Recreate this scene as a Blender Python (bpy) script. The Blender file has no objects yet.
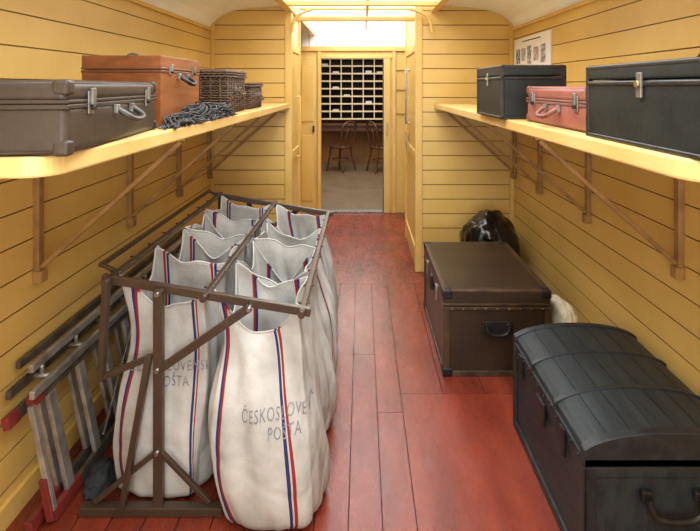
import bpy, math, random, bmesh
from mathutils import Vector, noise, Matrix
from mathutils.bvhtree import BVHTree
random.seed(7)
S=bpy.context.scene
COL=S.collection
S.view_settings.view_transform='Standard'
S.view_settings.look='None'
S.view_settings.exposure=0.12

def lin(c):
    r=[]
    for v in c:
        v=v/255.0
        r.append(v/12.92 if v<=0.04045 else ((v+0.055)/1.055)**2.4)
    return (r[0],r[1],r[2],1)

def mat(name,c,rough=0.5,c2=None,scale=4.0,bump=0.0,bscale=60,metal=0.0,spec=0.5,stretch=(1,1,1),lo=0.35,hi=0.7,detail=6):
    m=bpy.data.materials.new(name); m.use_nodes=True
    nt=m.node_tree; N=nt.nodes; L=nt.links
    p=N['Principled BSDF']
    p.inputs['Roughness'].default_value=rough
    p.inputs['Metallic'].default_value=metal
    p.inputs['Specular IOR Level'].default_value=spec
    p.inputs['Base Color'].default_value=lin(c)
    tc=N.new('ShaderNodeTexCoord'); mp=N.new('ShaderNodeMapping')
    mp.inputs['Scale'].default_value=stretch
    L.new(tc.outputs['Object'],mp.inputs['Vector'])
    if c2:
        n=N.new('ShaderNodeTexNoise'); n.inputs['Scale'].default_value=scale; n.inputs['Detail'].default_value=detail
        L.new(mp.outputs[0],n.inputs['Vector'])
        r=N.new('ShaderNodeValToRGB')
        r.color_ramp.elements[0].position=lo; r.color_ramp.elements[0].color=lin(c)
        r.color_ramp.elements[1].position=hi; r.color_ramp.elements[1].color=lin(c2)
        L.new(n.outputs['Fac'],r.inputs[0]); L.new(r.outputs[0],p.inputs['Base Color'])
    if bump>0:
        n2=N.new('ShaderNodeTexNoise'); n2.inputs['Scale'].default_value=bscale; n2.inputs['Detail'].default_value=4
        L.new(mp.outputs[0],n2.inputs['Vector'])
        b=N.new('ShaderNodeBump'); b.inputs['Strength'].default_value=bump; b.inputs['Distance'].default_value=0.01
        L.new(n2.outputs['Fac'],b.inputs['Height']); L.new(b.outputs[0],p.inputs['Normal'])
    return m

M={}
M['yel']=mat('yellow_paint',(217,181,103),0.38,(206,168,88),2.5,0.06,25)
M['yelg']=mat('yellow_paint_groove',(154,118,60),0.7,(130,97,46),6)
M['yeltrim']=mat('yellow_trim_paint',(221,183,101),0.34,(208,167,83),3,0.05,30)
M['white']=mat('white_paint',(244,246,248),0.5,(237,239,241),3)
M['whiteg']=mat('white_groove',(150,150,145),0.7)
M['shelf']=mat('shelf_paint',(222,189,121),0.38,(210,171,98),3,0.05,30)
M['brk']=mat('bracket_paint',(158,121,67),0.5,(124,91,51),12)
M['rack']=mat('rack_brown_metal',(82,67,54),0.34,(70,56,44),8,0.0,80,metal=0.35)
M['steel']=mat('worn_steel',(160,158,152),0.35,(120,116,110),30,metal=0.8)
M['dark']=mat('dark_iron',(34,32,31),0.45,(52,48,45),30,metal=0.5)
M['sc_brown']=mat('suitcase_brown',(66,54,43),0.42,(53,43,34),9,0.10,120,spec=0.32)
M['sc_handle']=mat('suitcase_handle',(60,54,48),0.4,(48,43,38),9)
M['tan']=mat('tan_fibre',(138,82,44),0.45,(112,64,32),5,0.05,60,spec=0.35,stretch=(0.8,3,6))
M['tanedge']=mat('tan_edge',(108,64,36),0.45,(92,52,28),9)
M['red_sc']=mat('red_brown_leather',(152,90,74),0.45,(132,74,60),14,0.1,90)
M['red_edge']=mat('red_edge',(124,76,62),0.5,(104,60,50),14)
M['black']=mat('black_leatherette',(26,30,29),0.42,(38,41,39),14,0.08,140,spec=0.35)
M['blackedge']=mat('black_edge',(20,21,20),0.4,(46,43,38),40)
M['chest']=mat('chest_black_paint',(28,34,36),0.5,(44,51,52),5,0.25,30,spec=0.35,stretch=(6,0.8,3))
M['chest_rim']=mat('chest_rim',(22,26,28),0.45,(42,46,48),20,0.1,70,spec=0.4)
M['trunk']=mat('trunk_brown',(60,45,32),0.36,(44,33,24),5,0.08,50,spec=0.4)
M['trunk_edge']=mat('trunk_edge',(82,62,42),0.4,(48,35,24),18)
M['bag']=mat('plastic_bag_black',(10,11,12),0.2,spec=0.6)
M['cream']=mat('cream_cloth',(222,212,184),0.8,(204,192,158),8,0.2,30)
M['wire']=mat('dark_grey_cord',(40,39,38),0.6,(66,64,62),40)
M['ladder']=mat('ladder_silver_metal',(190,188,182),0.32,(136,130,122),14,0.05,60,metal=0.65)
M['ladder_d']=mat('ladder_dark_rail',(112,104,94),0.42,(72,64,56),14,metal=0.45)
M['ladred']=mat('ladder_red',(130,46,40),0.4,(100,40,34),20)
M['darkcloth']=mat('dark_cloth',(30,34,38),0.9,(44,50,50),12,0.4,40)
M['wood']=mat('dark_wood',(90,54,34),0.4,(66,38,24),8,stretch=(1,1,6))
M['cab']=mat('cabinet_inside',(56,36,24),0.7,(40,25,16),6)
M['cabw']=mat('cabinet_edge',(232,220,188),0.5)
M['farwall']=mat('far_wall_brown',(146,104,58),0.6,(120,84,44),3)
M['farfloor']=mat('far_linoleum',(116,101,80),0.35,(98,84,66),4)
M['paper']=mat('paper',(236,236,232),0.6)
M['brass']=mat('brass',(170,150,100),0.35,metal=0.8)
M['ink']=mat('stencil_ink',(104,104,116),0.9,(150,147,142),60)
M['base']=mat('floor_gap_dark',(30,14,9),0.9)

def wicker():
    m=mat('wicker',(122,86,54),0.6)
    nt=m.node_tree;N=nt.nodes;L=nt.links;p=N['Principled BSDF']
    tc=N.new('ShaderNodeTexCoord'); 
    w1=N.new('ShaderNodeTexWave'); w1.bands_direction='Z'; w1.inputs['Scale'].default_value=38; w1.inputs['Distortion'].default_value=2
    w2=N.new('ShaderNodeTexWave'); w2.bands_direction='DIAGONAL'; w2.inputs['Scale'].default_value=22; w2.inputs['Distortion'].default_value=1
    L.new(tc.outputs['Object'],w1.inputs['Vector']);L.new(tc.outputs['Object'],w2.inputs['Vector'])
    mx=N.new('ShaderNodeMath');mx.operation='MULTIPLY';L.new(w1.outputs['Fac'],mx.inputs[0]);L.new(w2.outputs['Fac'],mx.inputs[1])
    r=N.new('ShaderNodeValToRGB');r.color_ramp.elements[0].color=lin((64,46,32));r.color_ramp.elements[1].color=lin((150,112,76));r.color_ramp.elements[1].position=0.7
    L.new(mx.outputs[0],r.inputs[0]);L.new(r.outputs[0],p.inputs['Base Color'])
    b=N.new('ShaderNodeBump');b.inputs['Distance'].default_value=0.01;L.new(mx.outputs[0],b.inputs['Height']);L.new(b.outputs[0],p.inputs['Normal'])
    return m
M['wicker']=wicker()

def floormat():
    m=bpy.data.materials.new('red_floor_paint');m.use_nodes=True
    nt=m.node_tree;N=nt.nodes;L=nt.links;p=N['Principled BSDF']
    tc=N.new('ShaderNodeTexCoord')
    at=N.new('ShaderNodeAttribute');at.attribute_name='rnd'
    n=N.new('ShaderNodeTexNoise');n.inputs['Scale'].default_value=2.4;n.inputs['Detail'].default_value=10;n.inputs['Roughness'].default_value=0.6
    mp=N.new('ShaderNodeMapping');mp.inputs['Scale'].default_value=(3.2,0.8,1);L.new(tc.outputs['Object'],mp.inputs['Vector']);L.new(mp.outputs[0],n.inputs['Vector'])
    ad=N.new('ShaderNodeMath');ad.operation='MULTIPLY_ADD';ad.inputs[1].default_value=0.14;L.new(at.outputs['Fac'],ad.inputs[0]);L.new(n.outputs['Fac'],ad.inputs[2])
    r=N.new('ShaderNodeValToRGB');e=r.color_ramp.elements
    e[0].position=0.38;e[0].color=lin((94,38,25));e[1].position=0.82;e[1].color=lin((140,62,42))
    k=e.new(0.58);k.color=lin((117,46,30))
    L.new(ad.outputs[0],r.inputs[0])
    n3=N.new('ShaderNodeTexNoise');n3.inputs['Scale'].default_value=9;n3.inputs['Detail'].default_value=12;n3.inputs['Roughness'].default_value=0.8
    mp3=N.new('ShaderNodeMapping');mp3.inputs['Scale'].default_value=(1.6,0.6,1);L.new(tc.outputs['Object'],mp3.inputs['Vector']);L.new(mp3.outputs[0],n3.inputs['Vector'])
    r3=N.new('ShaderNodeValToRGB');r3.color_ramp.elements[0].position=0.54;r3.color_ramp.elements[0].color=(0,0,0,1);r3.color_ramp.elements[1].position=0.68;r3.color_ramp.elements[1].color=(0.55,0.55,0.55,1)
    L.new(n3.outputs['Fac'],r3.inputs[0])
    mx=N.new('ShaderNodeMixRGB');L.new(r3.outputs[0],mx.inputs[0]);L.new(r.outputs[0],mx.inputs[1]);mx.inputs[2].default_value=lin((76,37,26))
    n4=N.new('ShaderNodeTexNoise');n4.inputs['Scale'].default_value=34;n4.inputs['Detail'].default_value=10;n4.inputs['Roughness'].default_value=0.8
    mp4=N.new('ShaderNodeMapping');mp4.inputs['Scale'].default_value=(1,0.2,1);mp4.inputs['Location'].default_value=(5,3,0);L.new(tc.outputs['Object'],mp4.inputs['Vector']);L.new(mp4.outputs[0],n4.inputs['Vector'])
    r4=N.new('ShaderNodeValToRGB');r4.color_ramp.elements[0].position=0.59;r4.color_ramp.elements[0].color=(0,0,0,1);r4.color_ramp.elements[1].position=0.69;r4.color_ramp.elements[1].color=(0.5,0.5,0.5,1)
    L.new(n4.outputs['Fac'],r4.inputs[0])
    mx2=N.new('ShaderNodeMixRGB');L.new(r4.outputs[0],mx2.inputs[0]);L.new(mx.outputs[0],mx2.inputs[1]);mx2.inputs[2].default_value=lin((170,102,80))
    L.new(mx2.outputs[0],p.inputs['Base Color'])
    rr=N.new('ShaderNodeMapRange');rr.inputs[3].default_value=0.14;rr.inputs[4].default_value=0.42;L.new(n3.outputs['Fac'],rr.inputs[0]);L.new(rr.outputs[0],p.inputs['Roughness'])
    b=N.new('ShaderNodeBump');b.inputs['Strength'].default_value=0.18;b.inputs['Distance'].default_value=0.01;L.new(n3.outputs['Fac'],b.inputs['Height']);L.new(b.outputs[0],p.inputs['Normal'])
    return m
M['floor']=floormat()

def canvasmat(name,stripes):
    m=bpy.data.materials.new(name);m.use_nodes=True
    nt=m.node_tree;N=nt.nodes;L=nt.links;p=N['Principled BSDF'];p.inputs['Roughness'].default_value=0.9
    p.inputs['Specular IOR Level'].default_value=0.15
    tc=N.new('ShaderNodeTexCoord');sp=N.new('ShaderNodeSeparateXYZ');L.new(tc.outputs['UV'],sp.inputs[0])
    r=N.new('ShaderNodeValToRGB');cr=r.color_ramp;cr.interpolation='CONSTANT'
    W=(1,1,1,1);B=lin((66,80,150));R=lin((200,66,64))
    cr.elements[0].position=0;cr.elements[0].color=W
    cr.elements[1].position=0.9999;cr.elements[1].color=W
    for s in stripes:
        for off,c in ((-0.0095,B),(-0.0015,W),(0.001,R),(0.008,W)):
            e=cr.elements.new(s+off);e.color=c
    L.new(sp.outputs[0],r.inputs[0])
    n=N.new('ShaderNodeTexNoise');n.inputs['Scale'].default_value=4;n.inputs['Detail'].default_value=8;n.inputs['Roughness'].default_value=0.6;L.new(tc.outputs['Object'],n.inputs['Vector'])
    c=N.new('ShaderNodeValToRGB');c.color_ramp.elements[0].position=0.32;c.color_ramp.elements[0].color=lin((156,153,146));c.color_ramp.elements[1].position=0.60;c.color_ramp.elements[1].color=lin((192,190,184))
    L.new(n.outputs['Fac'],c.inputs[0])
    mx=N.new('ShaderNodeMixRGB');mx.blend_type='MULTIPLY';mx.inputs[0].default_value=1;L.new(c.outputs[0],mx.inputs[1]);L.new(r.outputs[0],mx.inputs[2])
    L.new(mx.outputs[0],p.inputs['Base Color'])
    w=N.new('ShaderNodeTexNoise');w.inputs['Scale'].default_value=10;w.inputs['Detail'].default_value=4;L.new(tc.outputs['Object'],w.inputs['Vector'])
    b=N.new('ShaderNodeBump');b.inputs['Strength'].default_value=0.5;b.inputs['Distance'].default_value=0.02;L.new(w.outputs['Fac'],b.inputs['Height']);L.new(b.outputs[0],p.inputs['Normal'])
    return m

def add(name,v,f,mats,parent=None,smooth=False,mi=None):
    me=bpy.data.meshes.new(name);me.from_pydata([tuple(q) for q in v],[],f);me.update()
    if not isinstance(mats,(list,tuple)):mats=[mats]
    for q in mats:me.materials.append(q)
    if mi:
        for i,p in enumerate(me.polygons):p.material_index=mi[i]
    if smooth:
        for p in me.polygons:p.use_smooth=True
    o=bpy.data.objects.new(name,me);COL.objects.link(o)
    if parent:o.parent=parent
    return o
def empty(name,loc=(0,0,0),rz=0):
    o=bpy.data.objects.new(name,None);COL.objects.link(o);o.location=loc;o.rotation_euler=(0,0,rz);o.empty_display_size=0.1
    return o
BF=[(0,3,2,1),(4,5,6,7),(0,1,5,4),(1,2,6,5),(2,3,7,6),(3,0,4,7)]
def box(name,lo,hi,m,parent=None,bevel=0.0,seg=2):
    x0,y0,z0=lo;x1,y1,z1=hi
    v=[(x0,y0,z0),(x1,y0,z0),(x1,y1,z0),(x0,y1,z0),(x0,y0,z1),(x1,y0,z1),(x1,y1,z1),(x0,y1,z1)]
    o=add(name,v,BF,m,parent)
    if bevel>0:
        b=o.modifiers.new('b','BEVEL');b.width=bevel;b.segments=seg;b.limit_method='NONE'
        for p in o.data.polygons:p.use_smooth=True
        o.modifiers.new('wn','WEIGHTED_NORMAL').keep_sharp=False
    return o
def bar(name,a,b,w,h,m,parent=None,up=(0,0,1),bevel=0.003):
    a=Vector(a);b=Vector(b);d=b-a;L=d.length;d.normalize()
    up=Vector(up)
    if abs(d.dot(up))>0.95:up=Vector((0,1,0))
    s=d.cross(up).normalized();u=s.cross(d).normalized()
    v=[]
    for q in (a,b):
        for i,j in ((-1,-1),(1,-1),(1,1),(-1,1)):
            v.append(q+s*(w/2*i)+u*(h/2*j))
    f=[(3,2,1,0),(4,5,6,7),(0,1,5,4),(1,2,6,5),(2,3,7,6),(3,0,4,7)]
    o=add(name,v,f,m,parent)
    if bevel>0:
        k=o.modifiers.new('b','BEVEL');k.width=bevel;k.segments=2;k.limit_method='NONE'
    return o
def cyl(name,a,b,r,m,parent=None,n=14,r2=None):
    a=Vector(a);b=Vector(b);d=(b-a).normalized()
    up=Vector((0,0,1)) if abs(d.z)<0.9 else Vector((1,0,0))
    s=d.cross(up).normalized();u=s.cross(d).normalized()
    r2=r if r2 is None else r2
    v=[];f=[]
    for q,rr in ((a,r),(b,r2)):
        for i in range(n):
            t=2*math.pi*i/n;v.append(q+s*(rr*math.cos(t))+u*(rr*math.sin(t)))
    for i in range(n):
        j=(i+1)%n;f.append((i,j,n+j,n+i))
    f.append(tuple(range(n-1,-1,-1)));f.append(tuple(range(n,2*n)))
    o=add(name,v,f,m,parent)
    for p in o.data.polygons:
        if len(p.vertices)==4:p.use_smooth=True
    return o
CURVES=[]
def tube(name,pts,r,m,parent=None,cyc=False,smooth=True,multi=False):
    c=bpy.data.curves.new(name,'CURVE');c.dimensions='3D';c.bevel_depth=r;c.bevel_resolution=2;c.resolution_u=6
    for pl in (pts if multi else [pts]):
        sp=c.splines.new('NURBS' if smooth else 'POLY');sp.points.add(len(pl)-1)
        for i,q in enumerate(pl):sp.points[i].co=(q[0],q[1],q[2],1)
        if smooth:sp.use_endpoint_u=True;sp.order_u=3
        sp.use_cyclic_u=cyc
    c.use_fill_caps=True
    c.materials.append(m)
    o=bpy.data.objects.new(name,c);COL.objects.link(o)
    if parent:o.parent=parent
    CURVES.append(o)
    return o
def curves_to_mesh():
    bpy.context.view_layer.update()
    dg=bpy.context.evaluated_depsgraph_get()
    for o in CURVES:
        me=bpy.data.meshes.new_from_object(o.evaluated_get(dg))
        for p in me.polygons:p.use_smooth=True
        n=o.name;par=o.parent
        bpy.data.objects.remove(o)
        k=bpy.data.objects.new(n,me);COL.objects.link(k)
        if par:k.parent=par

def boards(name,O,U,W,V,Hh,Nn,pitch,mA,mG,parent=None,g=0.0030,dp=0.006,off=0.0):
    O=Vector(O);U=Vector(U);V=Vector(V);Nn=Vector(Nn)
    prof=[];mi=[]
    cuts=[k*pitch-off for k in range(0,int((Hh+off)/pitch)+2) if 0.01<k*pitch-off<Hh-0.01]
    prof.append((0,0))
    for c in cuts:
        prof+= [(c-g,0),(c-g*0.4,-dp),(c+g*0.4,-dp),(c+g,0)]
    prof.append((Hh,0))
    v=[];f=[]
    for h,d in prof:
        v.append(O+V*h+Nn*d);v.append(O+U*W+V*h+Nn*d)
    flip=U.cross(V).dot(Nn)<0
    for i in range(len(prof)-1):
        q=(2*i,2*i+1,2*i+3,2*i+2)
        f.append(q[::-1] if flip else q)
        mi.append(0 if (prof[i][1]==0 and prof[i+1][1]==0) else 1)
    return add(name,v,f,[mA,mG],parent,mi=mi)

XW=1.30;YB=-2.0;YP=4.31;YE=6.33
# ============ ROOM ============
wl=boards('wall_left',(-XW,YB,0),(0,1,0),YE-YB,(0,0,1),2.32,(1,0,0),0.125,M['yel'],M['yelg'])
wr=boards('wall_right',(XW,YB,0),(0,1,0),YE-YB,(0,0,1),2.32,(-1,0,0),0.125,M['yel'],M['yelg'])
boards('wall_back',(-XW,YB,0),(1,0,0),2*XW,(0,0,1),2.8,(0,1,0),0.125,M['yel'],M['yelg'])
for sx,s in ((-1,'left'),(1,'right')):
    x=sx*XW
    box('trim_cornice_'+s,(min(x,x-sx*0.022),YB,2.07),(max(x,x-sx*0.022),YP,2.095),M['yeltrim'],bevel=0.004)
    box('baseboard_'+s,(min(x,x-sx*0.018),YB,0.0),(max(x,x-sx*0.018),YP,0.09),M['yeltrim'],bevel=0.003)
XC=0.62
def cove(sx):
    prof=[(1.30,2.09),(1.285,2.13),(1.25,2.175),(1.19,2.215),(1.10,2.25),(0.98,2.27),(0.80,2.285),(XC,2.295),(XC,2.33),(XC,2.78)]
    return [(sx*a,b) for a,b in prof]
prof=cove(-1)+cove(1)[::-1]
v=[];f=[]
for x,z in prof:
    v.append((x,YB,z));v.append((x,YE,z))
for i in range(len(prof)-1):f.append((2*i,2*i+1,2*i+3,2*i+2))
c=add('ceiling',v,f,M['white'])
for sx,s in ((-1,'left'),(1,'right')):
    box('trim_beam_'+s,(min(sx*(XC-0.03),sx*(XC+0.03)),YB,2.235),(max(sx*(XC-0.03),sx*(XC+0.03)),YE,2.30),M['yeltrim'],bevel=0.006)
n=0
for yb,z0,z1 in ((3.95,2.235,2.275),(4.42,2.175,2.215),(5.25,2.30,2.34)):
    n+=1
    box('trim_crossbeam_%d'%n,(-0.6,yb,z0),(0.6,yb+0.05,z1),M['yeltrim'],bevel=0.006)
for i,yb in enumerate((4.9,5.8)):
    box('trim_white_rib_%d'%(i+1),(-0.62,yb,2.46),(0.62,yb+0.06,2.52),M['white'],bevel=0.006)
pr=empty('roof_pipe')
cyl('pipe_run',(0.05,3.3,2.33),(0.05,6.32,2.33),0.016,M['yeltrim'],pr)
cyl('pipe_cross',(-0.59,4.75,2.33),(0.59,4.75,2.33),0.014,M['yeltrim'],pr)
for sx,s in ((-1,'left'),(1,'right')):
    tube('trim_knee_'+s,[(sx*0.59,4.2,2.05),(sx*0.58,4.2,2.16),(sx*0.50,4.2,2.22),(sx*0.40,4.2,2.25)],0.013,M['yeltrim'])

# floor
fl_v=[];fl_f=[];fr=[]
def plank(x0,x1,y0,y1,z=0.0):
    g=0.0021;b=len(fl_v)
    x0+=g;x1-=g;y0+=g*0.6;y1-=g*0.6
    fl_v.extend([(x0,y0,z),(x1,y0,z),(x1,y1,z),(x0,y1,z),(x0,y0,z-0.012),(x1,y0,z-0.012),(x1,y1,z-0.012),(x0,y1,z-0.012)])
    fl_f.extend([(b,b+1,b+2,b+3),(b,b+4,b+5,b+1),(b+1,b+5,b+6,b+2),(b+2,b+6,b+7,b+3),(b+3,b+7,b+4,b)])
    r=random.random();fr.extend([r]*8)
x=-XW
yt=4.05
while x<0.19:
    x1=min(x+0.125,0.20)
    y=YB+random.random()*1.2
    plank(x,x1,YB,y)
    while y<yt-0.01:
        y2=min(y+2.4+random.random()*2.2,yt)
        if yt-y2<0.6:y2=yt
        plank(x,x1,y,y2);y=y2
    x=x1
plank(0.20,XW,YB,1.05)
plank(0.20,XW,1.05,2.60)
x=0.20
while x<XW-0.01:
    x1=min(x+0.22,XW);plank(x,x1,2.60,yt);x=x1
y=yt
while y<YE-0.01:
    y1=min(y+0.14,YE);plank(-XW,XW,y,y1);y=y1
b=len(fl_v)
fl_v.extend([(-XW,YB,-0.01),(XW,YB,-0.01),(XW,YE,-0.01),(-XW,YE,-0.01)]);fl_f.append((b,b+1,b+2,b+3));fr.extend([0]*4)
fo=add('floor',fl_v,fl_f,[M['floor'],M['base']],mi=[0]*(len(fl_f)-1)+[1])
a=fo.data.attributes.new('rnd','FLOAT','POINT')
for i,r in enumerate(fr):a.data[i].value=r
# ============ PARTITIONS ============
def partition(name,x0,x1,y0,y1,inner):
    e=empty(name)
    HT=2.34
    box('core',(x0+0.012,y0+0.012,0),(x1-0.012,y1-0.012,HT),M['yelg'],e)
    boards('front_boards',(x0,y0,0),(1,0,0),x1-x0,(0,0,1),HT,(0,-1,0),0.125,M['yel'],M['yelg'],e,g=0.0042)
    sx=1 if inner==x1 else -1
    box('aisle_panel',(min(inner,inner-sx*0.012),y0,0),(max(inner,inner-sx*0.012),y1,HT),M['yel'],e)
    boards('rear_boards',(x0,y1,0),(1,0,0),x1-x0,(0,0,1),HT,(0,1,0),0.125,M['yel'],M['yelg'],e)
    for yy in (y0-0.012,y1-0.05):
        box('corner_post',(min(inner+sx*0.012,inner-sx*0.05),yy,0),(max(inner+sx*0.012,inner-sx*0.05),yy+0.06,HT),M['yeltrim'],e,bevel=0.005)
    fx0,fx1=(inner,inner+sx*0.012)
    for z0,z1 in ((0.12,0.20),(0.95,1.03),(1.9,1.98)):
        box('panel_rail',(min(fx0,fx1),y0+0.06,z0),(max(fx0,fx1),y1-0.06,z1),M['yeltrim'],e,bevel=0.003)
    return e
pl=partition('wall_partition_left',-XW,-0.615,YP,4.90,-0.615)
pr_=partition('wall_partition_right',0.47,XW,YP,5.32,0.47)
tube('grab_handle',[(0.455,4.75,1.25),(0.42,4.75,1.25),(0.42,4.75,1.75),(0.455,4.75,1.75)],0.011,M['steel'],pr_,smooth=False)
box('lock_plate',(0.446,4.95,0.95),(0.458,5.02,1.15),M['brass'],pr_,bevel=0.002)
tube('grab_handle_left',[(-0.60,4.62,0.95),(-0.57,4.62,0.95),(-0.57,4.62,1.5),(-0.60,4.62,1.5)],0.010,M['yeltrim'],pl,smooth=False)
box('corner_trim',(1.27,YP-0.035,0),(1.30,YP-0.0,2.2),M['yeltrim'],pr_,bevel=0.003)
box('corner_trim',(-1.30,YP-0.035,0),(-1.27,YP,2.2),M['yeltrim'],pl,bevel=0.003)
box('kick_board',(0.53,YP-0.015,0),(1.27,YP,0.10),M['yeltrim'],pr_,bevel=0.003)

# ============ FAR WALL with doorway ============
fw=empty('wall_far')
DX0,DX1,DZ=-0.52,0.275,1.955
def wallseg(nm,x0,x1,z0,z1):
    box(nm,(x0,YE,z0),(x1,YE+0.07,z1),M['yel'],fw)
wallseg('seg_left',-XW,DX0,0,2.08);wallseg('seg_right',DX1,XW,0,2.08);wallseg('seg_head',DX0,DX1,DZ,2.08)
boards('tympanum',(-XW,YE-0.0,2.08),(0,0,1),0.75,(1,0,0),2*XW,(0,-1,0),0.09,M['white'],M['whiteg'],fw,g=0.005)
box('head_rail',(-1.3,YE-0.035,2.04),(1.3,YE,2.10),M['yeltrim'],fw,bevel=0.005)
df=empty('door_1')
for x0,x1 in ((-0.56,-0.52),(0.385,0.425)):
    box('jamb',(x0,YE-0.03,0),(x1,YE-0.001,2.04),M['yeltrim'],df,bevel=0.004)
box('header',(-0.52,YE-0.03,1.95),(0.385,YE-0.001,2.0),M['yeltrim'],df,bevel=0.004)
box('leaf_stile',(0.27,YE-0.025,0.0),(0.36,YE-0.001,1.95),M['yel'],df,bevel=0.004)
box('leaf_stile_inner',(0.262,YE-0.03,0.02),(0.274,YE-0.004,1.94),M['wood'],df)
box('leaf_handle',(0.305,YE-0.05,0.98),(0.325,YE-0.02,1.14),M['brass'],df,bevel=0.003)
box('threshold',(-0.52,YE-0.03,0.0),(0.275,YE+0.07,0.025),M['steel'],df,bevel=0.003)
dl=empty('door_2')
box('panel_frame',(-0.80,YE-0.02,0),(-0.58,YE-0.001,1.96),M['yel'],dl,bevel=0.004)
box('panel_top',(-0.765,YE-0.032,1.15),(-0.615,YE-0.018,1.86),M['yeltrim'],dl,bevel=0.006)
box('panel_bottom',(-0.765,YE-0.032,0.15),(-0.615,YE-0.018,0.98),M['yeltrim'],dl,bevel=0.006)
box('handle',(-0.62,YE-0.06,1.02),(-0.60,YE-0.02,1.10),M['dark'],dl,bevel=0.003)
for zz in (1.25,1.55,1.8):
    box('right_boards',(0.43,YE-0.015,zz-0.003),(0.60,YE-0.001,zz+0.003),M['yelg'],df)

# ============ FAR ROOM ============
YR=10.5
box('floor_far_room',(-XW,YE+0.07,-0.05),(XW,YR,0.0),M['farfloor'])
box('wall_far_room_left',(-XW-0.05,YE+0.07,0),(-XW,YR,2.4),M['farwall'])
box('wall_far_room_right',(XW,YE+0.07,0),(XW+0.05,YR,2.4),M['farwall'])
box('wall_far_room_end',(-XW,YR,0),(XW,YR+0.05,2.4),M['farwall'])
box('ceiling_far_room',(-XW,YE+0.07,2.4),(XW,YR,2.45),M['white'])
cb=empty('pigeonhole_cabinet')
cx0,cx1,cz0,cz1=-1.1,0.7,0.93,2.16;cy=YR-0.32
box('back',(cx0,YR-0.03,cz0),(cx1,YR-0.0,cz1),M['cab'],cb)
nc=8;nr=8
for i in range(nc+1):
    x=cx0+(cx1-cx0)*i/nc
    box('divider',(x-0.008,cy+0.008,cz0),(x+0.008,YR-0.03,cz1),M['cab'],cb)
    box('divider_edge',(x-0.010,cy,cz0),(x+0.010,cy+0.008,cz1),M['cabw'],cb)
for i in range(nr+1):
    z=cz0+(cz1-cz0)*i/nr
    box('shelf_board',(cx0,cy+0.008,z-0.008),(cx1,YR-0.03,z+0.008),M['cab'],cb)
    box('shelf_edge',(cx0,cy-0.004,z-0.015),(cx1,cy+0.006,z+0.015),M['cabw'],cb)
for i in range(10):
    a=random.randrange(nc);b_=random.randrange(nr)
    x=cx0+(cx1-cx0)*(a+.5)/nc;z=cz0+(cz1-cz0)*b_/nr+0.013
    box('papers',(x-0.06,cy+0.05,z),(x+0.06,cy+0.2,z+0.02+random.random()*0.03),M['paper'],cb)
ds=empty('sorting_desk')
box('top',(-1.2,9.95,0.80),(1.1,YR-0.005,0.85),M['wood'],ds,bevel=0.006)
box('apron',(-1.15,10.0,0.70),(1.05,10.03,0.80),M['wood'],ds)
for x in (-1.12,1.02):
    box('leg',(x-0.03,10.0,0),(x+0.03,10.06,0.80),M['wood'],ds,bevel=0.004)
    box('leg',(x-0.03,10.35,0),(x+0.03,10.41,0.80),M['wood'],ds,bevel=0.004)
def chair(nm,x,y,rz):
    e=empty(nm,(x,y,0),rz)
    cyl('seat',(0,0,0.44),(0,0,0.475),0.21,M['wood'],e,24)
    for sx in(-1,1):
        tube('front_leg',[(sx*0.13,0.13,0.44),(sx*0.15,0.16,0.2),(sx*0.18,0.20,0.0)],0.018,M['wood'],e)
        tube('rear_leg',[(sx*0.13,-0.13,0.44),(sx*0.15,-0.17,0.2),(sx*0.18,-0.22,0.0)],0.018,M['wood'],e)
    tube('back_hoop',[(-0.17,-0.14,0.45),(-0.20,-0.18,0.7),(-0.19,-0.22,0.90),(0,-0.24,0.95),(0.19,-0.22,0.90),(0.20,-0.18,0.7),(0.17,-0.14,0.45)],0.018,M['wood'],e)
    tube('inner_hoop',[(-0.08,-0.17,0.46),(-0.09,-0.20,0.68),(0,-0.215,0.84),(0.09,-0.20,0.68),(0.08,-0.17,0.46)],0.012,M['wood'],e)
    ring=[(0.16*math.cos(t*math.pi/6),0.16*math.sin(t*math.pi/6),0.22) for t in range(12)]
    tube('foot_ring',ring,0.010,M['wood'],e,cyc=True)
chair('bentwood_chair',-0.40,9.45,0.9)
chair('bentwood_chair',0.36,9.35,-1.1)

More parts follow.
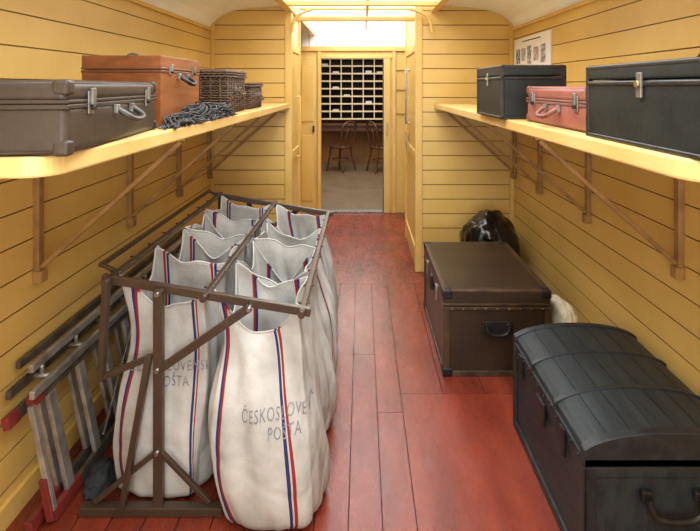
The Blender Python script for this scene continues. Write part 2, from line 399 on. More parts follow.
# ============ SHELVES ============
ZS=1.453
def shelf(nm,sx,y0,R,xf):
    e=empty(nm)
    pts=[(XW,y0)]
    cx=xf+R;cyy=y0+R
    for k in range(9):
        t=math.pi/2*k/8
        pts.append((cx-R*math.sin(t),cyy-R*math.cos(t)))
    pts.append((0.62,YP-0.012));pts.append((XW,YP-0.012))
    n=len(pts);v=[];f=[]
    for z in (ZS-0.045,ZS):
        for x,y in pts:v.append((sx*x,y,z))
    f.append(tuple(range(n-1,-1,-1)));f.append(tuple(range(n,2*n)))
    for i in range(n):
        j=(i+1)%n;f.append((i,j,n+j,n+i))
    if sx<0:f=[q[::-1] for q in f]
    o=add('board',v,f,M['shelf'],e)
    b=o.modifiers.new('b','BEVEL');b.width=0.006;b.segments=2;b.limit_method='ANGLE'
    box('wall_cleat',(min(sx*1.28,sx*1.3),y0,ZS-0.12),(max(sx*1.28,sx*1.3),YP-0.04,ZS-0.045),M['yeltrim'],e,bevel=0.003)
    for d in (1.99,2.78,3.52,4.22) if sx<0 else (2.03,2.85,3.62,4.22):
        w=0.02
        box('bracket_post',(min(sx*1.275,sx*1.30),d-0.017,0.84),(max(sx*1.275,sx*1.30),d+0.017,ZS-0.045),M['brk'],e,bevel=0.003)
        bar('bracket_arm',(sx*1.28,d,ZS-0.06),(sx*0.70,d,ZS-0.06),w,0.025,M['brk'],e)
        bar('bracket_strut',(sx*1.275,d,0.88),(sx*0.72,d,ZS-0.075),0.016,0.018,M['brk'],e)
        box('bracket_foot',(min(sx*1.262,sx*1.30),d-0.022,0.82),(max(sx*1.262,sx*1.30),d+0.022,0.87),M['brk'],e,bevel=0.004)
    return e
shelf('luggage_shelf',-1,1.03,0.07,0.645)
shelf('luggage_shelf',1,0.93,0.13,0.645)

# ============ SUITCASES ============
def handle(e,x,y,z,w,m,out=0.045,drop=0.03,r=0.008):
    for s in (-1,1):
        box('handle_mount',(x+s*w/2-0.010,y-0.012,z-0.012),(x+s*w/2+0.010,y,z+0.012),M['steel'],e,bevel=0.002)
    tube('handle',[(x-w/2,y-0.008,z),(x-w/2,y-out*0.7,z-drop*0.5),(x-w/2+0.02,y-out,z-drop),(x+w/2-0.02,y-out,z-drop),(x+w/2,y-out*0.7,z-drop*0.5),(x+w/2,y-0.008,z)],r,m,e)
def latch(e,x,y,z,s=1.0):
    box('latch_plate',(x-0.013*s,y-0.005,z-0.022*s),(x+0.013*s,y,z+0.022*s),M['steel'],e,bevel=0.002)
    box('latch_hasp',(x-0.008*s,y-0.012,z-0.005),(x+0.008*s,y-0.004,z+0.028*s),M['steel'],e,bevel=0.002)
    cyl('latch_pin',(x,y-0.014,z-0.008*s),(x,y-0.004,z-0.008*s),0.006*s,M['dark'],e)
def corners(e,L,D,z0,z1,m,s=0.035):
    for sx in(-1,1):
        for sy in(-1,1):
            for zc in (z0,z1):
                up=1 if zc==z0 else -1
                xa=sx*(L/2+0.0025);ya=sy*(D/2+0.0025)
                za=zc-up*0.0015
                box('corner_cap',(min(xa,xa-sx*s),min(ya,ya-sy*s),min(za,za+up*s)),(max(xa,xa-sx*s),max(ya,ya-sy*s),max(za,za+up*s)),m,e,bevel=0.009,seg=3)
def suitcase(nm,loc,rz,L,D,H,m,edge,lid=0.6,rnd=0.018,caps=True,hw=0.12,lx=0.3,hm=None,piping=True,ls=1.0):
    e=empty(nm,loc,rz)
    zs=H*lid
    box('body',(-L/2,-D/2,0.0),(L/2,D/2,zs-0.002),m,e,bevel=rnd,seg=4)
    box('lid',(-L/2,-D/2,zs+0.002),(L/2,D/2,H),m,e,bevel=rnd,seg=4)
    box('mid_core',(-L/2+0.006,-D/2+0.006,rnd),(L/2-0.006,D/2-0.006,H-rnd),edge,e)
    box('seam_rim_low',(-L/2-0.002,-D/2-0.002,zs-0.011),(L/2+0.002,D/2+0.002,zs-0.001),edge,e,bevel=0.002)
    box('seam_rim_top',(-L/2-0.002,-D/2-0.002,zs+0.001),(L/2+0.002,D/2+0.002,zs+0.009),edge,e,bevel=0.002)
    if piping:
        for zz in (0.008,H-0.008):
            q=rnd*0.3
            tube('piping',[(-L/2+q,-D/2+q,zz),(L/2-q,-D/2+q,zz),(L/2-q,D/2-q,zz),(-L/2+q,D/2-q,zz)],0.004,edge,e,cyc=True,smooth=False)
    if caps:corners(e,L,D,0.0,H,edge)
    y=-D/2
    handle(e,0,y,zs-0.022,hw,hm or edge)
    for s in (-1,1):latch(e,s*L*lx,y,zs,ls)
    return e
R90=math.pi/2
th=math.atan2(0.085,0.655)
cfx,cfy=(-0.6575,1.3725)
Dd=0.42
cxs=cfx-Dd/2*math.cos(th);cys=cfy-Dd/2*math.sin(th)
suitcase('brown_suitcase',(cxs,cys,ZS),R90+th,0.66,Dd,0.160,M['sc_brown'],M['sc_brown'],0.68,hm=M['sc_handle'],lx=0.33,ls=1.2)
tb=suitcase('tan_wooden_case',(-0.862,2.0,ZS),R90,0.42,0.285,0.257,M['tan'],M['tanedge'],0.80,rnd=0.003,caps=False,hw=0.09,piping=False,hm=M['dark'],ls=0.8)
tube('top_handle',[(0.0-0.06,0.05,0.255),(-0.05,0.05,0.273),(0.05,0.05,0.273),(0.06,0.05,0.255)],0.006,M['dark'],tb)
suitcase('red_brown_suitcase',(0.90,1.805,ZS),-R90,0.58,0.42,0.145,M['red_sc'],M['red_edge'],0.62,hm=M['red_edge'],lx=0.34,ls=1.2)

def hardcase(nm,lo,hi,m,edge,topstrap=True,n_latch=2):
    e=empty(nm,((lo[0]+hi[0])/2,(lo[1]+hi[1])/2,lo[2]),-R90)
    L=hi[1]-lo[1];D=hi[0]-lo[0];H=hi[2]-lo[2]
    zs=H*0.80
    box('body',(-L/2,-D/2,0),(L/2,D/2,zs-0.002),m,e,bevel=0.004)
    box('lid',(-L/2-0.003,-D/2-0.003,zs),(L/2+0.003,D/2+0.003,H),m,e,bevel=0.006)
    t=0.012
    for zz in (0.0,zs-0.016,H-0.013):
        box('edge_band',(-L/2-0.004,-D/2-0.004,zz),(L/2+0.004,D/2+0.004,zz+t),edge,e,bevel=0.003)
    for sx in(-1,1):
        for sy in(-1,1):
            box('edge_post',(min(sx*(L/2+0.004),sx*(L/2-t)),min(sy*(D/2+0.004),sy*(D/2-t)),0.002),(max(sx*(L/2+0.004),sx*(L/2-t)),max(sy*(D/2+0.004),sy*(D/2-t)),H-0.002),edge,e,bevel=0.003)
    corners(e,L,D,0.0015,H,M['dark'],0.028)
    for k in range(n_latch):
        xx=(-0.25+0.5*k)*L if n_latch>1 else 0
        box('hasp',(xx-0.010,-D/2-0.010,zs-0.045),(xx+0.010,-D/2-0.002,zs+0.015),M['steel'],e,bevel=0.002)
        cyl('hasp_knob',(xx,-D/2-0.016,zs-0.012),(xx,-D/2-0.008,zs-0.012),0.008,M['brass'],e)
    if topstrap:
        tube('top_handle',[(-0.07,-0.04,H),(-0.06,-0.04,H+0.022),(0,-0.04,H+0.030),(0.06,-0.04,H+0.022),(0.07,-0.04,H)],0.007,M['dark'],e)
    return e
hardcase('black_travel_case',(0.665,0.90,ZS),(1.10,1.475,ZS+0.205),M['black'],M['blackedge'],n_latch=1)
hardcase('black_document_box',(0.615,2.20,ZS),(0.895,2.66,ZS+0.24),M['black'],M['blackedge'],topstrap=False,n_latch=1)

def basket(nm,lo,hi,lidh=0.04):
    e=empty(nm,((lo[0]+hi[0])/2,(lo[1]+hi[1])/2,lo[2]),R90)
    L=hi[1]-lo[1];D=hi[0]-lo[0];H=hi[2]-lo[2]
    box('body',(-L/2+0.01,-D/2+0.01,0),(L/2-0.01,D/2-0.01,H-lidh),M['wicker'],e,bevel=0.012,seg=3)
    box('lid',(-L/2,-D/2,H-lidh),(L/2,D/2,H),M['wicker'],e,bevel=0.012,seg=3)
    z=0.01
    while z<H-0.005:
        o=0.004+ (0.002 if int(z*200)%2 else 0)+(0.008 if z>H-lidh else 0)
        a=L/2-0.008+o;b_=D/2-0.008+o
        tube('withy',[(-a,-b_,z),(a,-b_,z),(a,b_,z),(-a,b_,z)],0.0042,M['wicker'],e,cyc=True,smooth=False)
        z+=0.0125
    k=-L/2+0.03
    while k<L/2-0.01:
        for sy in(-1,1):
            cyl('stake',(k,sy*(D/2),0.004),(k,sy*(D/2),H-lidh),0.005,M['wicker'],e,8)
        k+=0.05
    k=-D/2+0.03
    while k<D/2-0.01:
        for sx in(-1,1):
            cyl('stake',(sx*(L/2),k,0.004),(sx*(L/2),k,H-lidh),0.005,M['wicker'],e,8)
        k+=0.05
    handle(e,0,-D/2,H*0.55,0.09,M['wicker'],r=0.007)
    return e
basket('wicker_basket',(-1.0,2.57,ZS),(-0.70,3.0,ZS+0.235))
basket('wicker_hamper',(-1.0,3.12,ZS),(-0.70,3.5,ZS+0.165),0.03)

cur=[]
YMAX=2.535
for k in range(170):
    cyy=random.uniform(1.80,2.45)
    cxx=-0.665+random.uniform(-0.015,0.015)
    h=0.012+0.07*math.exp(-((cyy-2.1)/0.3)**2)*random.random()
    pts=[]
    a0=random.random()*6.28;ln=random.uniform(0.05,0.16)
    for j in range(7):
        t=j/6-0.5
        x=cxx+0.035*math.sin(a0+j*1.3)+random.uniform(-0.012,0.012)
        x=max(-0.712,min(-0.63,x))
        pts.append((x,min(YMAX,cyy+t*ln*2.2+random.uniform(-.015,.015)),ZS+max(0.004,h*(1-(2*t)**2)+random.uniform(-0.004,0.008))))
    cur.append(pts)
for k in range(40):
    pts=[]
    for j in range(7):
        pts.append((max(-0.90,min(-0.64,-0.75+0.1*math.sin(k+j*1.1))),2.235+0.28*random.random(),ZS+0.005+0.06*random.random()))
    cur.append(pts)
tube('cord_net_pile',cur,0.0028,M['wire'],multi=True)

# ============ POSTER ============
po=empty('stamp_poster')
box('board',(1.285,3.42,1.73),(1.30,4.22,1.985),M['paper'],po,bevel=0.002)
cols=[(120,116,130),(150,120,116),(96,96,100),(150,146,140),(90,98,104),(110,96,112)]
for c_,(y,w_,z,h_) in enumerate(((3.50,0.09,1.77,0.13),(3.64,0.10,1.79,0.10),(3.80,0.08,1.77,0.14),(3.93,0.09,1.80,0.10),(4.06,0.10,1.78,0.12))):
    m=mat('stamp_print_%d'%c_,cols[c_],0.6,(200,196,190),40,lo=0.45,hi=0.6)
    box('stamp',(1.282,y,z),(1.286,y+w_,z+h_),m,po)
box('title',(1.282,3.60,1.950),(1.286,4.0,1.958),M['dark'],po)

# ============ BROWN TRUNK ============
def trunkbox(nm,lo,hi):
    e=empty(nm)
    x0,y0,z0=lo;x1,y1,z1=hi
    zs=z1-0.085
    box('body',(x0,y0,0.0),(x1,y1,zs-0.003),M['trunk'],e,bevel=0.005)
    box('lid',(x0-0.006,y0-0.006,zs),(x1+0.006,y1+0.006,z1),M['trunk'],e,bevel=0.008)
    for zz,hh in ((0.0,0.03),(zs-0.022,0.018),(zs+0.001,0.014)):
        o=0.008
        box('band',(x0-o,y0-o,zz),(x1+o,y1+o,zz+hh),M['trunk_edge'],e,bevel=0.003)
    t=0.028;o=0.007
    for sx,xx in ((-1,x0),(1,x1)):
        for sy,yy in ((-1,y0),(1,y1)):
            box('edge_post',(min(xx+sx*o,xx-sx*t),min(yy+sy*o,yy-sy*t),0),(max(xx+sx*o,xx-sx*t),max(yy+sy*o,yy-sy*t),zs-0.02),M['trunk_edge'],e,bevel=0.003)
            box('corner_cap',(min(xx+sx*0.01,xx-sx*0.045),min(yy+sy*0.01,yy-sy*0.045),z1-0.045),(max(xx+sx*0.01,xx-sx*0.045),max(yy+sy*0.01,yy-sy*0.045),z1+0.003),M['dark'],e,bevel=0.008,seg=3)
            box('corner_cap',(min(xx+sx*0.011,xx-sx*0.045),min(yy+sy*0.011,yy-sy*0.045),0),(max(xx+sx*0.011,xx-sx*0.045),max(yy+sy*0.011,yy-sy*0.045),0.045),M['dark'],e,bevel=0.008,seg=3)
    for a,b_ in (((x0-0.007,y0-0.007,z1-0.012),(x1+0.007,y0+0.022,z1+0.002)),((x0-0.007,y1-0.022,z1-0.012),(x1+0.007,y1+0.007,z1+0.002)),((x0-0.007,y0,z1-0.012),(x0+0.022,y1,z1+0.002)),((x1-0.022,y0,z1-0.012),(x1+0.007,y1,z1+0.002))):
        box('lid_edge',a,b_,M['trunk_edge'],e,bevel=0.003)
    cx=(x0+x1)/2
    box('handle_plate',(cx-0.085,y0-0.012,0.235),(cx+0.085,y0-0.002,0.305),M['dark'],e,bevel=0.008,seg=3)
    for s in(-1,1):cyl('handle_eye',(cx+s*0.062,y0-0.03,0.285),(cx+s*0.062,y0-0.008,0.285),0.013,M['dark'],e)
    tube('handle_ring',[(cx-0.062,y0-0.026,0.285),(cx-0.058,y0-0.034,0.245),(cx,y0-0.036,0.235),(cx+0.058,y0-0.034,0.245),(cx+0.062,y0-0.026,0.285)],0.009,M['dark'],e)
    for yy in (y0+0.22,y1-0.22):
        box('hasp',(x0-0.018,yy-0.02,zs-0.06),(x0-0.004,yy+0.02,zs+0.03),M['steel'],e,bevel=0.003)
    box('lock',(x0-0.022,(y0+y1)/2-0.03,zs-0.075),(x0-0.004,(y0+y1)/2+0.03,zs+0.015),M['dark'],e,bevel=0.004)
    for k in range(9):
        xx=x0+0.04+(x1-x0-0.08)*k/8
        cyl('rivet',(xx,y0-0.0125,zs-0.013),(xx,y0-0.006,zs-0.013),0.004,M['brass'],e,8)
    return e
trunkbox('brown_trunk',(0.455,2.76,0),(1.035,3.61,0.472))

# ============ DOMED CHEST ============
def dome(nm,x0,x1,y0,y1,zb,zp):
    e=empty(nm)
    box('body',(x0,y0,0),(x1,y1,zb-0.003),M['chest'],e,bevel=0.004)
    cx=(x0+x1)/2;hw=(x1-x0)/2
    rise=zp-zb-0.04
    def lz(px,o=0.0):
        t=min(1,abs(px)/(hw+0.004+o));return zb+0.04+(rise+o)*(1-t**2.3)**0.62
    def lidprof(o=0.0,n=24):
        p=[]
        for i in range(n+1):
            px=-math.cos(math.pi*i/n)*(hw+o)
            p.append((cx+px,lz(px*hw/(hw+o),o)))
        return [(cx-hw-o,zb)]+p+[(cx+hw+o,zb)]
    def ext(nm2,prof,ya,yb,m):
        n=len(prof);v=[(x,ya,z) for x,z in prof]+[(x,yb,z) for x,z in prof]
        f=[tuple(range(n)),tuple(range(2*n-1,n-1,-1))]
        for i in range(n):
            j=(i+1)%n;f.append((j,i,n+i,n+j))
        o=add(nm2,v,f,m,e)
        b=o.modifiers.new('b','BEVEL');b.width=0.003;b.segments=1;b.limit_method='ANGLE';b.angle_limit=math.radians(40)
        return o
    ext('lid',lidprof(0.0),y0-0.002,y1+0.002,M['chest'])
    L=y1-y0
    ns=7
    for k in range(ns):
        xa=-hw+2*hw*(k+0.02)/ns;xb=-hw+2*hw*(k+0.98)/ns
        q=[];qq=[]
        for s_ in range(5):
            xx=xa+(xb-xa)*s_/4
            q.append((cx+xx,lz(xx)));qq.append((cx+xx,lz(xx)+0.004))
        pr_l=q+qq[::-1]
        v=[(x,y0,z) for x,z in pr_l]+[(x,y1,z) for x,z in pr_l]
        n_=len(pr_l)
        fs=[tuple(range(n_)),tuple(range(2*n_-1,n_-1,-1))]+[((i+1)%n_,i,n_+i,n_+(i+1)%n_) for i in range(n_)]
        add('lid_slat',v,fs,M['chest'],e)
    for ya,w in ((y0-0.010,0.032),(y0+L*0.32,0.020),(y0+L*0.66,0.020),(y1-0.022,0.032)):
        ext('lid_band',lidprof(0.009),ya,ya+w,M['chest_rim'])
    o=0.010
    box('lid_rim',(x0-o,y0-o,zb+0.001),(x1+o,y1+o,zb+0.032),M['chest_rim'],e,bevel=0.005)
    box('body_rim',(x0-o+0.003,y0-o+0.003,zb-0.035),(x1+o-0.003,y1+o-0.003,zb-0.001),M['chest'],e,bevel=0.005)
    box('base_rim',(x0-o,y0-o,0),(x1+o,y1+o,0.04),M['chest_rim'],e,bevel=0.005)
    for xx,sx in ((x0,-1),(x1,1)):
        for ya in (y0-0.010,y1-0.030):
            box('body_band',(min(xx,xx+sx*0.009),ya,0.0),(max(xx,xx+sx*0.009),ya+0.038,zb),M['chest_rim'],e,bevel=0.003)
    for xx in (x0-0.010,x1-0.030):
        box('end_band',(xx,y0-0.010,0),(xx+0.04,y0,zb),M['chest_rim'],e,bevel=0.003)
        box('end_band',(xx,y1,0),(xx+0.04,y1+0.010,zb),M['chest_rim'],e,bevel=0.003)
    for k in range(12):
        yy=y0+0.03+(L-0.06)*k/11
        cyl('rivet',(x0-0.016,yy,zb+0.018),(x0-0.008,yy,zb+0.018),0.005,M['dark'],e,8)
    zc=0.285
    for s in(-1,1):
        box('handle_bracket',(cx+s*0.085-0.018,y0-0.022,zc-0.018),(cx+s*0.085+0.018,y0-0.001,zc+0.018),M['dark'],e,bevel=0.005)
    tube('handle_ring',[(cx-0.085,y0-0.028,zc),(cx-0.08,y0-0.036,zc-0.045),(cx-0.04,y0-0.04,zc-0.06),(cx+0.04,y0-0.04,zc-0.06),(cx+0.08,y0-0.036,zc-0.045),(cx+0.085,y0-0.028,zc)],0.010,M['dark'],e)
    for yy in (y0+L*0.2,y0+L*0.83):
        box('hasp',(x0-0.022,yy-0.018,zb-0.07),(x0-0.008,yy+0.018,zb+0.03),M['dark'],e,bevel=0.004)
    box('lock_plate',(x0-0.020,y0+L*0.5-0.04,zb-0.10),(x0-0.006,y0+L*0.5+0.04,zb-0.01),M['dark'],e,bevel=0.004)
    return e
dome('domed_travel_chest',0.722,1.272,1.615,2.35,0.372,0.476)

# ============ BAGS ============
def blob(nm,c,r,m,amp=0.12,fr=2.0,seed=0,sub=5,rid_k=0.35,flat=0.75,crumple=0.0):
    bm=bmesh.new();bmesh.ops.create_icosphere(bm,subdivisions=sub,radius=1)
    for v in bm.verts:
        p=v.co.copy()
        n=noise.turbulence(p*fr+Vector((seed,0,0)),3,False)
        rid=1-abs(noise.noise(p*fr*1.9+Vector((0,seed,0))))*2
        rid2=1-abs(noise.noise(p*fr*3.5+Vector((0,0,seed))))*2
        k=1+amp*(n)+amp*rid_k*(rid+0.4*rid2)
        if crumple:
            # facetted film creases (cell distance)
            d=noise.voronoi(p*3.2+Vector((seed,seed,0)))[0]
            k+=crumple*(d[1]-d[0]-0.25)
        q=p*k
        v.co=Vector((q.x*r[0],q.y*r[1],q.z*r[2]))
        if v.co.z<-r[2]*flat:v.co.z=-r[2]*flat
    me=bpy.data.meshes.new(nm);bm.to_mesh(me);bm.free();me.materials.append(m)
    for p in me.polygons:p.use_smooth=True
    o=bpy.data.objects.new(nm,me);COL.objects.link(o);o.location=(c[0],c[1],c[2]+r[2]*flat)
    return o
blob('garbage_bag',(1.0,3.935,0.0),(0.235,0.225,0.315),M['bag'],0.07,1.6,3,rid_k=0.5,flat=0.94,crumple=0.10)
blob('white_cloth_sack',(1.165,2.93,0.0),(0.10,0.17,0.20),M['cream'],0.12,1.5,9)
blob('dark_rag',(-1.045,2.0,0.0),(0.045,0.08,0.045),M['darkcloth'],0.3,2.0,5,sub=4)

# ============ LADDER ============
ld=empty('folded_stepladder')
def lsec(xb,xt,zt,ya,yb,zb=0.03,k=0,m=None,tw=0.035,sp=0.2,red=True):
    m=m or M['ladder_d']
    nrm=Vector((xt-xb,0,zt-zb)).normalized()
    bar('rail_low',(xb,ya,zb),(xb,yb,zb),0.022,0.042,m,ld,up=nrm)
    bar('rail_top',(xt,ya,zt),(xt,yb,zt),0.022,0.042,m,ld,up=nrm)
    y=ya+0.10+k*0.07
    while y<yb-0.05:
        bar('tread',(xb,y,zb),(xt,y,zt),tw,0.018,M['ladder'],ld,up=(1,0,0.2))
        y+=sp
    if red:
        bar('rail_tip',(xb,ya-0.012,zb),(xb,ya+0.16,zb),0.026,0.045,M['ladred'],ld,up=nrm)
    bar('rail_tip',(xt,ya-0.012,zt),(xt,ya+0.05,zt),0.026,0.045,M['ladred'],ld,up=nrm)
lsec(-1.13,-1.215,0.44,1.84,3.75,k=0,tw=0.045,sp=0.20)
lsec(-1.18,-1.262,0.40,1.78,3.70,k=1,tw=0.03,sp=0.20)
bar('spreader',(-1.112,2.15,0.10),(-1.195,2.65,0.42),0.010,0.016,M['steel'],ld)
bar('spreader',(-1.112,2.6,0.10),(-1.195,3.1,0.42),0.010,0.016,M['steel'],ld)
bar('end_bar',(-1.13,1.83,0.05),(-1.21,1.83,0.43),0.022,0.022,M['ladder'],ld,up=(1,0,0.2))
bar('end_foot',(-1.13,1.825,0.02),(-1.16,1.825,0.17),0.03,0.028,M['ladred'],ld,up=(1,0,0.2))
for x,z,m_ in ((-1.19,0.483,'ladder'),(-1.275,0.483,'ladder_d'),(-1.235,0.545,'ladder'),(-1.28,0.56,'ladder_d')):
    bar('upper_rail',(x,1.80+ (0.06 if z>0.5 else 0),z),(x,3.62,z),0.020,0.030,M[m_],ld)
for k in range(8):
    y=1.93+k*0.23
    cyl('rung',(-1.19,y,0.483),(-1.275,y,0.483),0.010,M['ladder'],ld)
    cyl('rung_link',(-1.235,y,0.49),(-1.235,y,0.54),0.008,M['ladder'],ld)

# ============ MAIL RACK ============
rk=empty('mail_sack_rack')
YN,YF=1.90,3.35
XL,XM,XR=-0.955,-0.59,-0.225
def zt(x):return 0.75+0.12*(XR-x)/(XR-XL)
def P(x,y,dz=0):return (x,y,zt(x)+dz)
for x in (XL,XM,XR):
    bar('rail',P(x,YN-0.03),P(x,YF+0.03),0.022,0.022,M['rack'],rk)
    for k in range(9):
        y=YN+0.04+(YF-YN-0.08)*k/8
        for s in (-1,1):
            cyl('hook_stud',(x,y,zt(x)+0.006),(x+s*0.022,y,zt(x)+0.010),0.004,M['rack'],rk,8)
    cyl('rail_knob',P(x,YN-0.05),P(x,YN-0.03),0.013,M['rack'],rk)
    cyl('rail_knob',P(x,YF+0.03),P(x,YF+0.05),0.013,M['rack'],rk)
for y in (YN,YF):
    bar('end_bar',(XL-0.03,y,zt(XL-0.03)-0.004),(XR+0.03,y,zt(XR+0.03)-0.004),0.022,0.032,M['rack'],rk)
bar('outer_rail',(XL-0.065,YN+0.05,0.90),(XL-0.065,YF,0.90),0.018,0.018,M['rack'],rk)
for y in (YN+0.06,YF-0.02):
    bar('outer_link',(XL-0.065,y,0.90),(XL,y,zt(XL)),0.018,0.014,M['rack'],rk)
XPp=-0.76
for y,s in ((YN-0.03,1),(YF+0.03,-1)):
    bar('post',(XPp,y,0.0),(XPp,y,zt(XPp)),0.034,0.030,M['rack'],rk,up=(0,1,0))
    bar('foot',(-1.05,y,0.018),(-0.52,y,0.018),0.036,0.032,M['rack'],rk)
    bar('foot_brace',(-0.57,y,0.045),(XPp,y,0.24),0.018,0.018,M['rack'],rk)
    bar('foot_brace',(-1.0,y,0.045),(XPp,y,0.24),0.018,0.018,M['rack'],rk)
    bar('arm_brace',(-0.42,y,zt(-0.42)-0.01),(XPp+0.01,y,0.545),0.020,0.030,M['rack'],rk)
    bar('drop_arm',(XL+0.0,y,zt(XL)),(XL-0.02,y,0.50),0.022,0.032,M['rack'],rk)
    bar('drop_link',(XL-0.02,y,0.51),(XPp,y,0.60),0.018,0.022,M['rack'],rk)
    bar('slant_leg',(XPp-0.03,y-0.015*s,0.60),(XPp-0.13,y-0.015*s,0.03),0.022,0.028,M['rack'],rk)
    for q in ((XPp,0.545),(XPp,0.24),(XPp,zt(XPp)-0.01),(-0.42,zt(-0.42)-0.01)):
        cyl('bolt',(q[0],y-0.026,q[1]),(q[0],y+0.026,q[1]),0.008,M['steel'],rk,8)

# ---- sacks
def sack(nm,x0,x1,y0,y1,seed,m,dx=0.0,dy=0.0,bul=0.0,sag=0.07,parent=None,fa=1.0):
    NU=144;NV=72
    cx=(x0+x1)/2;cy=(y0+y1)/2;hx=(x1-x0)/2;hy=(y1-y0)/2
    v=[];f=[];uv=[]
    so=seed*7.13
    for j in range(NV+1):
        t=j/NV
        for i in range(NU):
            p=i/NU;side=int(p*4);q=(p*4-side)*2-1
            sxy=[(q,-1),(1,q),(-q,1),(-1,-q)][side]
            ang=math.atan2(sxy[1],sxy[0]);mx=(math.cos(ang),math.sin(ang))
            rd=0.06+0.58*min(1,t*1.2)
            a=sxy[0]*(1-rd)+mx[0]*rd*1.12;b_=sxy[1]*(1-rd)+mx[1]*rd*1.12
            mid=1-abs(q)**1.8
            if t<0.93:
                k=0.98-0.05*math.sin(math.pi*min(1,t*2.2))*(1 if t<0.455 else 0)+(0.08+bul)*math.sin(math.pi*min(1,t/0.93)**2.0)
                if t>0.45:k+=0.12*(t-0.45)
                zz=1-t/0.93*0.965
            else:
                s=(t-0.93)/0.07
                k=(0.94+0.12*0.48)*math.sqrt(max(0,1-s*s*0.98))*1.0
                zz=0.035*(1-math.sin(s*math.pi/2))
                if s>=0.999:k=0.02
            pin=1-0.22*mid*math.exp(-t*8)
            ztop=zt(cx+a*hx)-0.006
            w=noise.noise(Vector((a*2.0+so,b_*2.0,t*2.4)))*0.09+noise.noise(Vector((a*4.5+so,b_*4.5+so,t*4.5)))*0.035
            fold=0.050*fa*math.sin(p*2*math.pi*6+so+3.2*math.sin(t*2.6+so))*(0.35+0.65*math.exp(-t*1.8))*min(1,t*6+0.2)
            fold+=0.022*fa*math.sin(p*2*math.pi*13+so*2+3.5*math.sin(t*2.2+so))*min(1,t*5+0.2)
            cr_=1-abs(math.sin(t*11+2.0*math.sin(p*12.57+so)+q*1.5+so))
            wr=(-0.035*fa*cr_**3)*min(1,max(0,(t-.5)*3.0)) if t<.93 else 0
            kk=k*pin+(w+fold+wr)*min(1,t*4+0.1)*(1 if t<0.95 else 0.3)
            sm=math.sin(min(1,t)*math.pi/2)**1.5
            lean=0.015*math.sin(t*5+so)*min(1,t*3)
            xx=cx+a*hx*kk+dx*sm+lean
            yy=cy+b_*hy*kk+dy*sm
            sg=sag*(0.85+0.6*math.sin(side*2.1+so))*mid*math.exp(-t*4.5)
            z=ztop*zz-sg+0.010*math.sin(p*44+so)*math.exp(-t*12)
            v.append((xx,yy,max(0.004,z)))
    for j in range(NV):
        for i in range(NU):
            i2=(i+1)%NU
            f.append((j*NU+i,(j+1)*NU+i,(j+1)*NU+i2,j*NU+i2))
            u0=i/NU;u1=(i+1)/NU;t0=j/NV;t1=(j+1)/NV
            uv.append([(u0,1-t0),(u0,1-t1),(u1,1-t1),(u1,1-t0)])
    f.append(tuple(NV*NU+i for i in range(NU-1,-1,-1)));uv.append([(0.5,0)]*NU)
    o=add(nm,v,f,m,parent,smooth=True)
    ul=o.data.uv_layers.new(name='UVMap')
    for pi,p in enumerate(o.data.polygons):
        for li,c in zip(p.loop_indices,uv[pi]):ul.data[li].uv=c
    sd=o.modifiers.new('s','SOLIDIFY');sd.thickness=0.003;sd.offset=-1
    hem=[v[i] for i in range(0,NU,2)]
    tube('hem',hem,0.004,m,o,cyc=True)
    return o,v,f
mA=canvasmat('canvas_striped_a',[0.030,0.222,0.535,0.715])
mB=canvasmat('canvas_striped_b',[0.018,0.188,0.53,0.69])
mC=canvasmat('canvas_striped_c',[0.28,0.47,0.78,0.97])
rows=4;dp=(YF-YN-0.03)/rows
near={}
for r_ in range(rows):
    ya=YN+0.022+dp*r_+0.004;yb=ya+dp-0.010
    for c_,(xa,xb) in enumerate(((XL+0.014,XM-0.014),(XM+0.014,XR-0.014))):
        m=(mA,mB)[c_] if r_!=2 else mC
        dy=(-0.14,-0.05,-0.01,0)[r_] if c_ else 0.0
        fa=1.0 if c_ else (0.7 if r_==0 else 1.0)
        res=sack('mail_sack',xa,xb,ya,yb,r_*2+c_+1,m,dx=(0.075 if c_ else -0.005),dy=dy,bul=(0.11 if (c_ and r_==0) else 0.03),sag=0.080+0.025*((r_+c_)%3),fa=fa)
        if r_==0:near[c_]=res
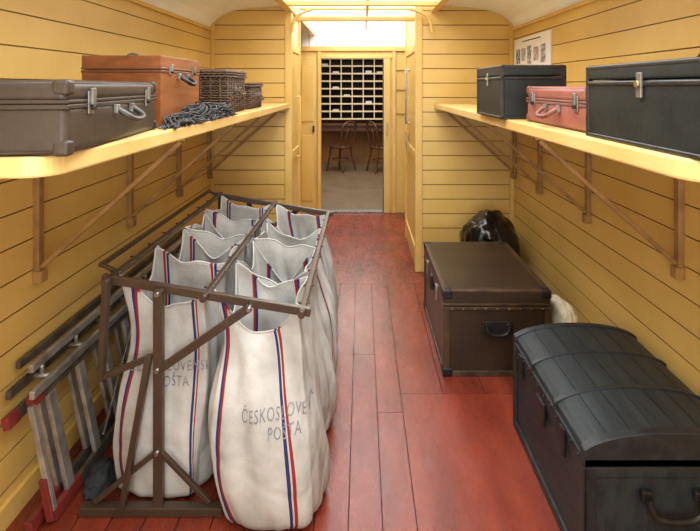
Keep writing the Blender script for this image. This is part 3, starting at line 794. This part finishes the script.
def stencil(sk,txt,x,z,size,rot,sq=0.78):
    o,v,f=sk
    bv=BVHTree.FromPolygons([Vector(q) for q in v],[q for q in f if len(q)==4])
    c=bpy.data.curves.new('t','FONT');c.body=txt;c.size=size;c.space_character=1.12;c.space_line=1.0;c.resolution_u=3
    to=bpy.data.objects.new('t',c);COL.objects.link(to)
    bpy.context.view_layer.update()
    dg=bpy.context.evaluated_depsgraph_get()
    me=bpy.data.meshes.new_from_object(to.evaluated_get(dg))
    bpy.data.objects.remove(to)
    bm=bmesh.new();bm.from_mesh(me)
    bmesh.ops.triangulate(bm,faces=bm.faces)
    for _ in range(2):
        bmesh.ops.subdivide_edges(bm,edges=[e for e in bm.edges if e.calc_length()>size*0.2],cuts=1)
    bmesh.ops.triangulate(bm,faces=bm.faces)
    cr=math.cos(rot);sr=math.sin(rot);dead=[]
    for q in bm.verts:
        px=q.co.x*sq;pz=q.co.y*1.1
        X=x+px*cr-pz*sr;Z=z+px*sr+pz*cr
        h=bv.ray_cast(Vector((X,1.0,Z)),Vector((0,1,0)))
        if h[0] is None or h[0].y>YN+0.2:dead.append(q)
        else:q.co=Vector((X,h[0].y-0.0035,Z))
    bmesh.ops.delete(bm,geom=dead,context='VERTS')
    bm.to_mesh(me);bm.free()
    me.materials.clear();me.materials.append(M['ink'])
    k=bpy.data.objects.new('stencil',me);COL.objects.link(k);k.parent=o
stencil(near[0],"ČESKOSLOVENSKÁ\n         POŠTA",-0.90,0.50,0.050,0.02,0.74)
stencil(near[1],"ČESKOSLOVENSKÁ\n        POŠTA",-0.44,0.375,0.050,0.06,0.72)
curves_to_mesh()

# ============ LIGHTS ============
def area(nm,loc,rot,sx,sy,p,c=(1,1,1)):
    l=bpy.data.lights.new(nm,'AREA');l.shape='RECTANGLE';l.size=sx;l.size_y=sy;l.energy=p;l.color=c
    o=bpy.data.objects.new(nm,l);COL.objects.link(o);o.location=loc;o.rotation_euler=rot;return o
area('skylight_near',(0,1.3,2.74),(0,0,0),1.0,4.6,106,(0.92,0.96,1))
area('skylight_vestibule',(0,5.2,2.74),(0,0,0),1.0,1.8,50,(0.92,0.97,1))
area('rear_fill',(0,-1.9,1.5),(math.radians(100),0,0),2.3,1.8,22,(0.92,0.96,1))  # added fill behind the camera to lift the shadows; the back wall is closed
area('rear_up_fill',(0,-0.7,0.9),(math.radians(145),0,0),1.8,1.0,48,(0.88,0.95,1))  # added upward fill that brightens the ceiling coves, not a wagon fixture
area('far_room_lamp',(0.0,8.0,2.38),(0,0,0),1.6,2.6,80,(1,0.94,0.84))
w=bpy.data.worlds.new('world');S.world=w;w.use_nodes=True
w.node_tree.nodes['Background'].inputs[0].default_value=(0.8,0.85,0.9,1);w.node_tree.nodes['Background'].inputs[1].default_value=0.3

cam=bpy.data.cameras.new('camera');co=bpy.data.objects.new('camera',cam);COL.objects.link(co)
co.location=(0,0,1.6);co.rotation_euler=(math.radians(90),0,0)
cam.sensor_width=36;cam.lens=36*500/700;cam.shift_x=-12/700;cam.shift_y=-(265.5-86)/700;cam.clip_start=0.02
S.camera=co
